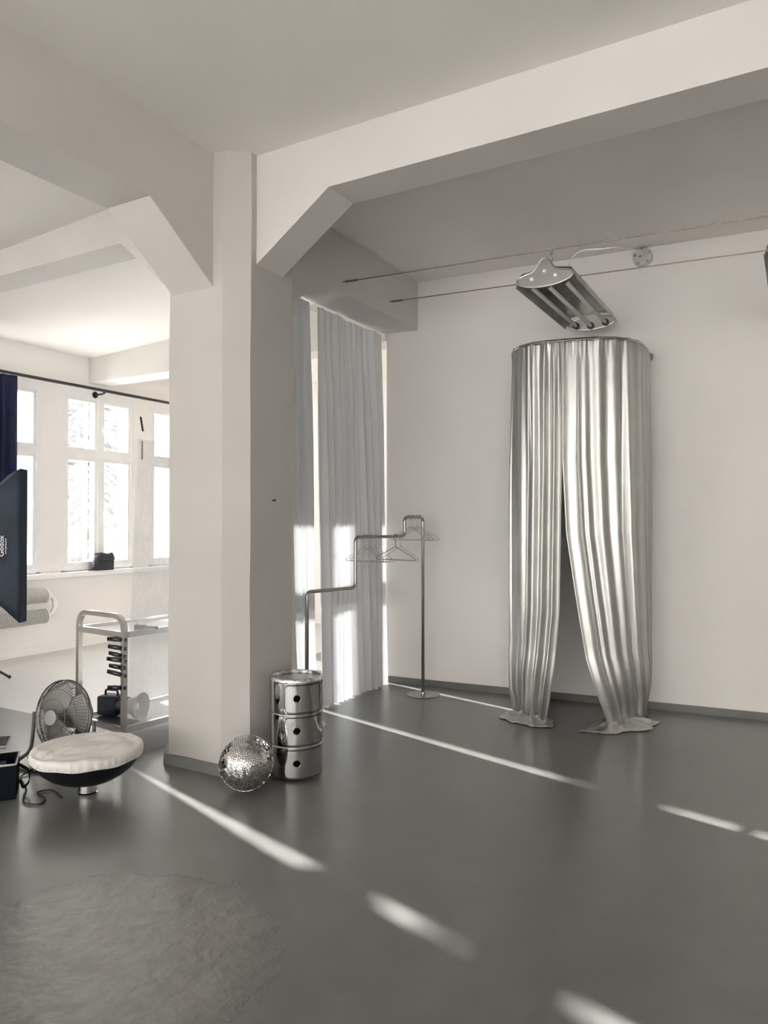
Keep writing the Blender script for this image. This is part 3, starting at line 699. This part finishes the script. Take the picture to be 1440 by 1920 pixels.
# ------------------------------------------------------------------ beauty dish with its cloth sock
DP = Vector((-3.452, 2.745, 0)); DR = .288
dish = thing('beauty_dish', DP, 'black bowl-shaped light reflector with an off-white cloth cover, lying face up on the floor', 'light reflector')
MB().lathe([(.052, 0), (.056, .006), (.050, .012), (.050, .05), (.056, .056), (.056, .066), (.05, .07)], 40).build('mount_ring', 'chrome', dish, True)
bowl = [(.05, .066), (.10, .070), (.15, .083), (.20, .110), (.24, .142), (.268, .178), (.283, .212), (.288, .240), (.284, .240), (.26, .19), (.2, .125), (.1, .085), (0, .08)]
MB().lathe(bowl, 72).build('bowl', 'black_enamel', dish, True)
def sock(a, b):
    an = 2 * PI * a
    if b < .7:
        r_ = DR * 1.004 * b / .7; z = .268 + .012 * (r_ / DR) ** 2 * -1 + .012 * noise.noise(Vector((r_ * math.cos(an) * 7, r_ * math.sin(an) * 7, 2)))
        z += .006 * math.sin(an * 3 + r_ * 60) * (r_ / DR) ** 2 + .008 * noise.noise(Vector((r_ * math.cos(an) * 24, r_ * math.sin(an) * 8, 5)))
        return Vector((r_ * math.cos(an), r_ * math.sin(an), z))
    q = (b - .7) / .3; wr_ = .0035 * math.sin(an * 46 + 2 * math.sin(an * 5)) + .0015 * math.sin(an * 83)
    r_ = DR * 1.004 + .006 * math.sin(q * PI) + wr_ * (.3 + q); z = .256 - .046 * q + .003 * math.sin(an * 9) * q
    return Vector((r_ * math.cos(an), r_ * math.sin(an), z))
MB().grid(sock, 180, 30).build('cloth_cover', 'sock_cloth', dish, 'all', thick=.001)
el = MB().tube([(DR * 1.006 * math.cos(a), DR * 1.006 * math.sin(a), .209 + .003 * math.sin(a * 9)) for a in [2 * PI * k / 90 for k in range(90)]], .004, 6, closed=True)
el.build('elastic_hem', 'sock_cloth', dish, 'all')
for an in (1.05, 3.9):
    MB().lathe([(0, 0), (.008, .002), (.008, .022), (0, .024)], 12, align((DR * .99 * math.cos(an), DR * .99 * math.sin(an), .215), (math.cos(an), math.sin(an), .4))).build('knob', 'black_plastic', dish, True)

# ------------------------------------------------------------------ floor fan
FP = Vector((-3.98, 2.985, 0)); FC = Vector((0, 0, .30)); FA = Vector((.09, -.985, .14)).normalized(); FR = .218
fan = thing('floor_fan', FP, 'chrome wire-caged floor fan standing behind the cloth-covered reflector', 'fan')
fm = align(FC, FA)
def ringp(r, z, n=48): return [fm @ Vector((r * math.cos(2 * PI * k / n), r * math.sin(2 * PI * k / n), z)) for k in range(n)]
def cage(sign, label):
    m = MB()
    prof = lambda q: (FR * (1 - (1 - q) ** 1.0 * .78), sign * (.012 + .085 * math.cos(q * PI / 2) ** .8))
    for k in range(64):
        a = 2 * PI * k / 64; pts = []
        for j in range(9):
            r, z = prof(j / 8); aa = a + .25 * (1 - j / 8) * sign
            pts.append(fm @ Vector((r * math.cos(aa), r * math.sin(aa), z)))
        m.tube(pts, .0017, 4, caps=False)
    for q in (0, .35, .7): r, z = prof(q); m.tube(ringp(r, z), .0022, 5, closed=True)
    o = m.build('cage_half', 'fan_wire', fan, 'all'); o['label'] = label; o['kind'] = 'stuff'
cage(1, 'front wire guard'); cage(-1, 'rear wire guard')
rim = MB(); rim.tube(ringp(FR, .014), .0048, 8, closed=True); rim.tube(ringp(FR, -.014), .0048, 8, closed=True); rim.build('cage_rim', 'fan_wire', fan, 'all')
MB().lathe([(0, .104), (.045, .100), (.052, .092), (.050, .086), (0, .086)], 28, fm).build('front_badge', 'fan_blade', fan, True)
MB().lathe([(0, -.19), (.05, -.188), (.075, -.17), (.08, -.10), (.075, -.055), (.03, -.045), (.02, .05), (0, .052)], 32, fm).build('motor', 'fan_motor', fan, True)
for b in range(3):
    def bl(a, t, b=b):
        r = .03 + .178 * t; an = 2 * PI * b / 3 + (a - .5) * (1.25 + .35 * math.sin(t * PI)) + .25 * t
        return fm @ Vector((r * math.cos(an), r * math.sin(an), -.012 + .055 * (a - .5) * (1 - .3 * t)))
    MB().grid(bl, 10, 8).build('fan_blade', 'fan_blade', fan, 'all', thick=.002)
side = FA.cross(Vector((0, 0, 1))).normalized(); fwd = Vector((FA.x, FA.y, 0)).normalized()
hp = .012
st_pts = fillet([FC + side * .252, FC + side * .258 + Vector((0, 0, -.10)), side * .255 + fwd * .02 + Vector((0, 0, .06)), side * .25 + fwd * .17 + Vector((0, 0, hp)), -side * .25 + fwd * .17 + Vector((0, 0, hp)), -side * .255 + fwd * .02 + Vector((0, 0, .06)), FC - side * .258 + Vector((0, 0, -.10)), FC - side * .252], .05)
stand = MB().tube(st_pts, .0115, 10)
bk = [side * .255 + fwd * .02 + Vector((0, 0, .06)), side * .24 - fwd * .17 + Vector((0, 0, hp)), -side * .24 - fwd * .17 + Vector((0, 0, hp)), -side * .255 + fwd * .02 + Vector((0, 0, .06))]
stand.tube(fillet(bk, .05), .0115, 10); stand.build('stand', 'fan_motor', fan, 'all')
cp = catmull([(-4.02, 2.83, .02), (-4.0, 2.72, .008), (-3.9, 2.66, .007), (-3.78, 2.60, .007), (-3.70, 2.53, .007), (-3.60, 2.47, .007), (-3.52, 2.50, .007), (-3.56, 2.56, .007), (-3.68, 2.60, .007), (-3.64, 2.66, .007), (-3.5, 2.62, .007)], 12)
tag(MB().tube(cp, .0048, 8).build('power_cord', 'black_rubber', smooth='all', origin=cp[0]), 'black power cord looped on the floor between the case and the reflector', 'cord')

# ------------------------------------------------------------------ steel trolley
TP = Vector((-3.93, 3.41, 0)); TA = math.radians(-6)        # corner post next to the clear sheet; long axis +Y turned a little
tro = thing('trolley', TP, 'tubular steel two-shelf trolley behind the fan', 'trolley', rz=TA)
TW, TL, ps = .525, .84, .016
def post_frame(y):
    m = MB()
    pts = fillet([(0, y, .06), (0, y, .872), (-TW, y, .872), (-TW, y, .06)], .11, 10)
    sec = [(-ps, -ps), (ps, -ps), (ps, ps), (-ps, ps)]
    V = []
    for i, p in enumerate(pts):
        t = (Vector(pts[min(i + 1, len(pts) - 1)]) - Vector(pts[max(i - 1, 0)])).normalized(); nx = Vector((0, 1, 0)); nz_ = t.cross(nx)
        for a, b in sec: V.append(Vector(p) + nx * a + nz_ * b)
    m.add(V, [(i * 4 + k, i * 4 + (k + 1) % 4, (i + 1) * 4 + (k + 1) % 4, (i + 1) * 4 + k) for i in range(len(pts) - 1) for k in range(4)] + [(0, 1, 2, 3), tuple(len(V) - 4 + k for k in range(4))])
    return m.build('end_frame', 'trolley_steel', tro, True)
post_frame(0); post_frame(TL)
for z, lb in ((.752, 'upper shelf'), (.118, 'lower shelf')):
    m = MB().box((-TW, -.015, z - .022), (0, .012, z + .018)).box((-TW, TL - .012, z - .022), (0, TL + .015, z + .018)).box((-.014, 0, z - .022), (.012, TL, z + .018)).box((-TW - .012, 0, z - .022), (-TW + .014, TL, z + .018))
    s_ = m.build('shelf_rim', 'trolley_steel', tro); s_['label'] = 'steel rim of the ' + lb
    p_ = MB().box((-TW + .014, .012, z - .012), (-.014, TL - .012, z - .004)).build('shelf_board', 'window_paint', tro); p_['label'] = lb
for x in (0, -TW):
    for y in (0, TL):
        MB().tube([(x - .012, y, .026), (x + .012, y, .026)], .026, 18).tube([(x, y, .026), (x, y, .062)], .008, 8).build('caster', 'black_rubber', tro, True)
RT = Matrix.Translation(TP) @ Matrix.Rotation(TA, 4, 'Z')
def clamp_tree(loc, rz, tilt):
    t0 = thing('spring_clamp', loc, 'x', 'clamp', group='black spring clamps on the trolley post')
    for s_ in (1, -1):
        arm = MB()
        prof = [(-.095, s_ * .006), (-.03, s_ * .009), (0, s_ * .008), (.030, s_ * .017), (.045, s_ * .005)]
        arm.tube([(x, 0, z) for x, z in prof], lambda q: .0075 if q < .7 else .006, 8); arm.build('jaw_arm', 'black_plastic', t0, 'all')
    MB().tube([(0, -.014, 0), (0, .014, 0)], .010, 12).build('pivot', 'black_plastic', t0, True)
    for s_ in (1, -1): MB().lathe([(0, -.004), (.010, -.004), (.010, .004), (0, .004)], 10, align((.045, 0, s_ * .006), (0, 0, 1))).build('jaw_pad', 'black_rubber', t0, True)
    t0.rotation_euler = (0, tilt, rz); return t0
c0 = None
zs = [.719, .663, .613, .581, .535, .487, .398]; tl_ = [0, .06, .10, .08, .03, .16, -.05]
names = ['topmost', 'second', 'third', 'fourth', 'fifth', 'sixth', 'lowest']
for z, tt, nm in zip(zs, tl_, names):
    loc = RT @ Vector((-.028, -ps - .018 + .018, z)); 
    if c0 is None: o = c0 = clamp_tree(loc, math.radians(12), tt)
    else: o = copy_tree(c0); o.location = loc; o.rotation_euler = (0, tt, math.radians(12 + random.uniform(-12, 12)))
    o['label'] = nm + ' black spring clamp on the trolley post'
# strobe head on the lower shelf
sp = RT @ Vector((-.475, .15, .1145)); sx = Vector((math.cos(.12), math.sin(.12), 0))
stb = thing('studio_strobe', sp, 'dark studio strobe with a pale bowl reflector on the lower trolley shelf', 'strobe', rz=.25)
MB().bevbox((0, -.065, .012), (.16, .065, .150), .016).build('body', 'blue_black', stb, True)
mz = Matrix.Translation((.155, 0, .082)) @ Matrix.Rotation(PI / 2, 4, 'Y')
MB().lathe([(0, 0), (.062, 0), (.066, .02), (.060, .06), (.05, .068), (0, .07)], 32, mz).build('collar', 'black_plastic', stb, True)
MB().lathe([(.045, .068), (.052, .07), (.062, .10), (.085, .14), (.1, .172), (.097, .172), (.08, .14), (.055, .10), (.03, .09), (0, .09)], 40, mz).build('bowl_reflector', 'reflector_inner', stb, True)
MB().lathe([(0, .09), (.028, .095), (.034, .115), (.02, .14), (0, .146)], 20, mz).build('flash_dome', 'tube_glass', stb, True)
MB().tube(fillet([(.03, 0, .15), (.03, 0, .185), (.13, 0, .185), (.13, 0, .15)], .02), .008, 8).build('carry_handle', 'black_plastic', stb, 'all')
pw = RT @ Vector((-.26, .10, .1145))
cl = thing('folded_cloth', pw, 'black folded pad lying under the strobe on the lower shelf', 'cloth pad')
MB().grid(lambda a, b: Vector(((a - .5) * .34, (b - .5) * .17, .004 + .010 * abs(noise.noise(Vector((a * 4, b * 4, 1)))) * (1 - abs(2 * b - 1)))), 16, 10).build('pad', 'black_rubber', cl, 'all', thick=.004)
uc = RT @ Vector((-.09, .20, .7485))
ub = thing('camera_clamp', uc, 'small black clamp lying on the upper trolley shelf', 'clamp', rz=.3)
MB().bevbox((-.05, -.018, 0), (.03, .018, .04), .006).build('clamp_body', 'black_plastic', ub, True)
MB().tube([(.03, 0, .022), (.12, .01, .018)], .012, 10).build('clamp_arm', 'black_plastic', ub, True)
MB().tube([(-.03, 0, .038), (-.03, 0, .07)], .006, 8).lathe([(0, .066), (.016, .066), (.016, .076), (0, .076)], 14, Matrix.Translation((-.03, 0, 0))).build('clamp_screw', 'steel', ub, True)

# ------------------------------------------------------------------ clear ribbed sheet leaning on the column
SH = thing('polycarbonate_sheet', (-3.74, 3.26, 0), 'clear ribbed polycarbonate sheet leaning against the side of the column', 'plastic sheet')
SY0, SY1, SHH = 3.255, 4.30, 2.03
def sx_(z): return -3.735 + .105 * z / SHH
for dx in (0, .010):
    MB().add([(sx_(0) - dx, SY0, 0.002), (sx_(0) - dx, SY1, 0.002), (sx_(SHH) - dx, SY1, SHH), (sx_(SHH) - dx, SY0, SHH)], [(0, 1, 2, 3)]).build('skin', 'polycarbonate', SH, origin=SH.location)
rb_ = MB(); n = 66
for k in range(n + 1):
    y = SY0 + (SY1 - SY0) * k / n
    rb_.add([(sx_(0), y, .002), (sx_(0) - .010, y, .002), (sx_(SHH) - .010, y, SHH), (sx_(SHH), y, SHH)], [(0, 1, 2, 3)])
r_ = rb_.build('ribs', 'polycarbonate', SH, origin=SH.location); r_['kind'] = 'stuff'

# ------------------------------------------------------------------ soft equipment case at the left edge
CP_ = Vector((-3.71, 2.49, 0)); CA = math.radians(-150)
case = thing('equipment_case', CP_, 'dark navy soft equipment case with pale piping and open lid at the left edge', 'case', rz=math.radians(52))
# local: corner nearest the viewer at (0,0); the case runs to -x and +y
cw, cdp, chh = .42, .25, .188
wl_ = MB(); t = .014
wl_.box((-cw, 0, 0), (0, t, chh)).box((-cw, cdp - t, 0), (0, cdp, chh)).box((-t, t, 0), (0, cdp - t, chh)).box((-cw, t, 0), (-cw + t, cdp - t, chh)).box((-cw + t, t, 0), (-t, cdp - t, .012))
wl_.build('case_body', 'case_cloth', case)
pp = [(-cw, 0, chh), (0, 0, chh), (0, cdp, chh), (-cw, cdp, chh)]
MB().tube(fillet(pp + [pp[0]], .01), .0055, 8).build('piping', 'pale_piping', case, 'all')
MB().bevbox((-cw + .03, .03, .05), (-.06, cdp - .05, .16), .01).build('divider_pad', 'case_lining', case, True)
lid = MB()
def ld(a, b):
    x = -cw + .005 + (cw - .055) * a
    return Vector((x, .01 + (cdp - .02) * b, chh + .012 + .085 * math.sin(min(1, a * 1.25) * PI / 2) + .012 * (1 - b) - .01 * a))
lo = lid.grid(ld, 10, 10).build('lid', 'case_lining', case, 'all', thick=.018)
MB().tube([ld(k / 10, 0) for k in range(11)] + [ld(1, k / 10) for k in range(1, 11)], .006, 8).build('lid_piping', 'pale_piping', lo, 'all')
stp = catmull([(.004, .06, chh - .015), (.022, .07, chh - .03), (.055, .09, .12), (.06, .10, .06), (.03, .10, .03), (.012, .10, .07)], 8)
sm = MB()
for i, p in enumerate(stp): pass
sm.grid(lambda a, b: stp[int(round(a * (len(stp) - 1)))] + Vector((0, (b - .5) * .045, 0)), len(stp) - 1, 2).build('strap', 'case_cloth', case, 'all', thick=.004)

# ------------------------------------------------------------------ softbox on its stand
Rv = Vector((math.cos(YAW), math.sin(YAW), 0)); Fv = Vector((-math.sin(YAW), math.cos(YAW), 0))
def dpt(d, px, z): return Fv * d + Rv * ((px - 720) / F_PX * d) + Vector((0, 0, z))
sbz, sbh = 1.345, .512
near_edge = dpt(5.0, 51, 0)                                   # near vertical edge of the front rim
sb_n, sb_w = (Rv * math.cos(.56) + Fv * math.sin(.56)), .78                                     # it points to the right; its width runs away from the viewer
sb_u = Vector((-sb_n.y, sb_n.x, 0)); sbc = near_edge + sb_u * sb_w / 2
stand_p = sbc - sb_n * .54
sbx = thing('softbox', (stand_p.x, stand_p.y, 0), 'large dark navy softbox on a light stand at the left edge', 'softbox')
def sq(off, hw, hh): return [sbc + sb_n * off + sb_u * a * hw + Vector((0, 0, sbz + b * hh)) for a, b in ((-1, -1), (1, -1), (1, 1), (-1, 1))]
og = sbx.location.copy()
f0, f1, f2 = sq(0, sb_w / 2, sbh), sq(-.046, sb_w / 2 + .008, sbh + .010), sq(-.46, .08, .08)
for i in range(4):
    j = (i + 1) % 4; m = MB()
    def pan(a, b, i=i, j=j):
        p = f1[i].lerp(f1[j], a).lerp(f2[i].lerp(f2[j], a), b)
        cen = sbc + Vector((0, 0, sbz)) - sb_n * .25; inn = (cen - p); inn -= sb_n * inn.dot(sb_n)
        return p + inn * .10 * math.sin(a * PI) * math.sin(min(1, b * 1.0) * PI)
    m.grid(pan, 14, 14).build('side_panel', 'softbox_cloth', sbx, 'all', origin=og, thick=.003)
MB().add(f0 + f1, [(i, (i + 1) % 4, 4 + (i + 1) % 4, 4 + i) for i in range(4)]).build('front_lip', 'softbox_edge', sbx, origin=og, thick=.006)
MB().add(sq(-.04, sb_w / 2, sbh), [(0, 1, 2, 3)]).build('diffuser', 'sock_cloth', sbx, origin=og, thick=.002)
MB().tube([sbc - sb_n * .45 + Vector((0, 0, sbz)), sbc - sb_n * .70 + Vector((0, 0, sbz))], .07, 20).build('flash_head', 'blue_black', sbx, True, origin=og)
MB().tube([og + Vector((0, 0, .25)), og + Vector((0, 0, sbz - .06))], .015, 10).build('pole', 'black_plastic', sbx, True, origin=og)
for k in range(3):
    an = math.radians(200 + 120 * k); v = Vector((math.cos(an), math.sin(an), 0)) * .42
    MB().tube([og + Vector((0, 0, .40)), og + v + Vector((0, 0, .012))], .011, 8).build('leg', 'black_plastic', sbx, True, origin=og)
# printed name on the near side panel, reading upwards
e1 = (f1[3] - f1[0]).normalized()                                # up
pm = f1[0].lerp(f1[3], .5); pb = f2[0].lerp(f2[3], .5)
inw = (pb - pm).normalized(); nrm = inw.cross(e1).normalized()
if nrm.dot(Vector((0, 0, 0)) - pm) < 0: nrm = -nrm
def word(txt, size, along, up):
    cu = bpy.data.curves.new('txt', 'FONT'); cu.body = txt; cu.size = size; cu.align_x = 'CENTER'; cu.extrude = .0008; cu.offset = size * .012
    ob = bpy.data.objects.new('txt', cu); COL.objects.link(ob); bpy.context.view_layer.update()
    me = bpy.data.meshes.new_from_object(ob.evaluated_get(bpy.context.evaluated_depsgraph_get())); bpy.data.objects.remove(ob)
    me.name = 'printed_name'; me.materials.clear(); me.materials.append(M['print_white'])
    xd = e1; yd = inw                                             # text runs upwards, letter tops point left (towards the back)
    R3 = Matrix((xd, yd, nrm)).transposed().to_4x4()
    p = pm + inw * along + e1 * up + nrm * .012
    me.transform(Matrix.Translation(-og) @ Matrix.Translation(p) @ R3)
    o = bpy.data.objects.new('printed_name', me); COL.objects.link(o); o.parent = sbx; return o
word('Godox', .050, .107, -.004)['label'] = 'white printed name'
word('www.godox.com', .0155, .088, -.004)['label'] = 'small white printed web address'

lsp = Vector((-6.95, 3.98, 0))
lst = thing('light_stand', lsp, 'black folding light stand, only the tip of one leg inside the left edge', 'light stand')
MB().tube([(0, 0, .22), (0, 0, 1.1)], .013, 10).build('pole', 'black_plastic', lst, True)
MB().tube([(0, 0, .34), (0, 0, .40)], .022, 12).build('collar', 'black_plastic', lst, True)
for k in range(3):
    v = Matrix.Rotation(2 * PI * k / 3, 3, 'Z') @ Vector((.349, .388, 0))
    lg = MB().tube([(0, 0, .37), v + Vector((0, 0, .012))], .012, 8).build('leg', 'black_plastic', lst, True)
    MB().tube([v * .96 + Vector((0, 0, .03)), v + Vector((0, 0, .011))], .016, 8).build('foot', 'black_rubber', lg, True)

# ------------------------------------------------------------------ ribbed radiator under the left windows
rd = thing('radiator', (-7.44, 3.4, .30), 'pale finned-tube radiator under the left windows', 'radiator')
og = rd.location.copy(); Ye = 5.36
for z in (.675, .445):
    MB().tube([(-7.44, 3.4, z), (-7.44, Ye, z)], .03, 12).build('tube', 'radiator_paint', rd, True, origin=og)
    fm_ = MB(); n = 88
    for k in range(n):
        y = 3.42 + (Ye - .06 - 3.42) * k / (n - 1)
        fm_.lathe([(.03, -.0012), (.082, -.0012), (.082, .0012), (.03, .0012)], 18, align((-7.44, y, z), (0, 1, 0)))
    f_ = fm_.build('fins', 'radiator_paint', rd, origin=og); f_['kind'] = 'stuff'
    MB().lathe([(0, 0), (.082, 0), (.084, .012), (0, .014)], 24, align((-7.44, Ye - .03, z), (0, 1, 0))).build('end_flange', 'radiator_paint', rd, True, origin=og)
bend = [(-7.44, Ye + .11 * math.cos(a) * .9, .56 + .115 * math.sin(a)) for a in [PI / 2 - PI * k / 12 for k in range(13)]]
MB().tube(bend, .030, 12).build('return_bend', 'radiator_paint', rd, 'all', origin=og)
for y in (3.7, 5.0): MB().box((XW + .02, y - .015, .36), (-7.44, y + .015, .40)).box((XW + .02, y - .015, .585), (-7.44, y + .015, .615)).build('bracket', 'radiator_paint', rd, origin=og)

# ------------------------------------------------------------------ bag on the sill, strips on the pier
bag = thing('camera_bag', (-7.515, 6.17, SILL - .015), 'small black camera bag on the white sill', 'bag')
def bagf(a, b):
    an = 2 * PI * a; zz = b
    k = 4.0; cx = abs(math.cos(an)) ** (2 / k) * (1 if math.cos(an) >= 0 else -1); sy = abs(math.sin(an)) ** (2 / k) * (1 if math.sin(an) >= 0 else -1)
    tp = 1 - .22 * zz ** 2; lean = .03 * zz
    z = .19 * zz + .018 * noise.noise(Vector((cx * 1.4, sy * 2, 1))) * zz
    return Vector((.065 * cx * tp, .15 * sy * tp + lean + .01 * noise.noise(Vector((an, zz * 3, 4))), z))
bb = MB().grid(bagf, 36, 10); bb.add([bagf(k / 36, 1) for k in range(36)], [tuple(range(36))]); bb.add([bagf(k / 36, 0) for k in range(36)], [tuple(range(36))[::-1]])
bb.build('bag_body', 'sill_bag_cloth', bag, True)
MB().grid(lambda a, b: Vector((-.072 + .150 * b, -.10 + .20 * a + .03, .188 + .02 * math.sin(b * PI) - .07 * max(0, b - .72) / .28 + .008 * math.sin(a * 7))), 10, 12).build('flap', 'sill_bag_cloth', bag, 'all', thick=.008)
MB().tube(catmull([(.03, -.13, .14), (.055, -.16, .06), (.05, -.19, .018), (.02, -.2, .012), (-.01, -.17, .01)], 8), .010, 8).build('strap', 'black_rubber', bag, 'all')
for (y0_, z0_, y1_, z1_, lb) in ((6.845, 2.905, 6.885, 2.715, 'upper black tape strip, slightly tilted, on the pier between the windows'), (6.87, 2.59, 6.872, 2.336, 'lower black tape strip, upright, on the pier between the windows')):
    m = MB().prism([(y0_ - .016, z0_), (y0_ + .016, z0_), (y1_ + .016, z1_), (y1_ - .016, z1_)], 'x', XW - .001, XW + .004)
    tag(m.build('tape_strip', 'black_plastic'), lb, 'tape', 'black tape strips')
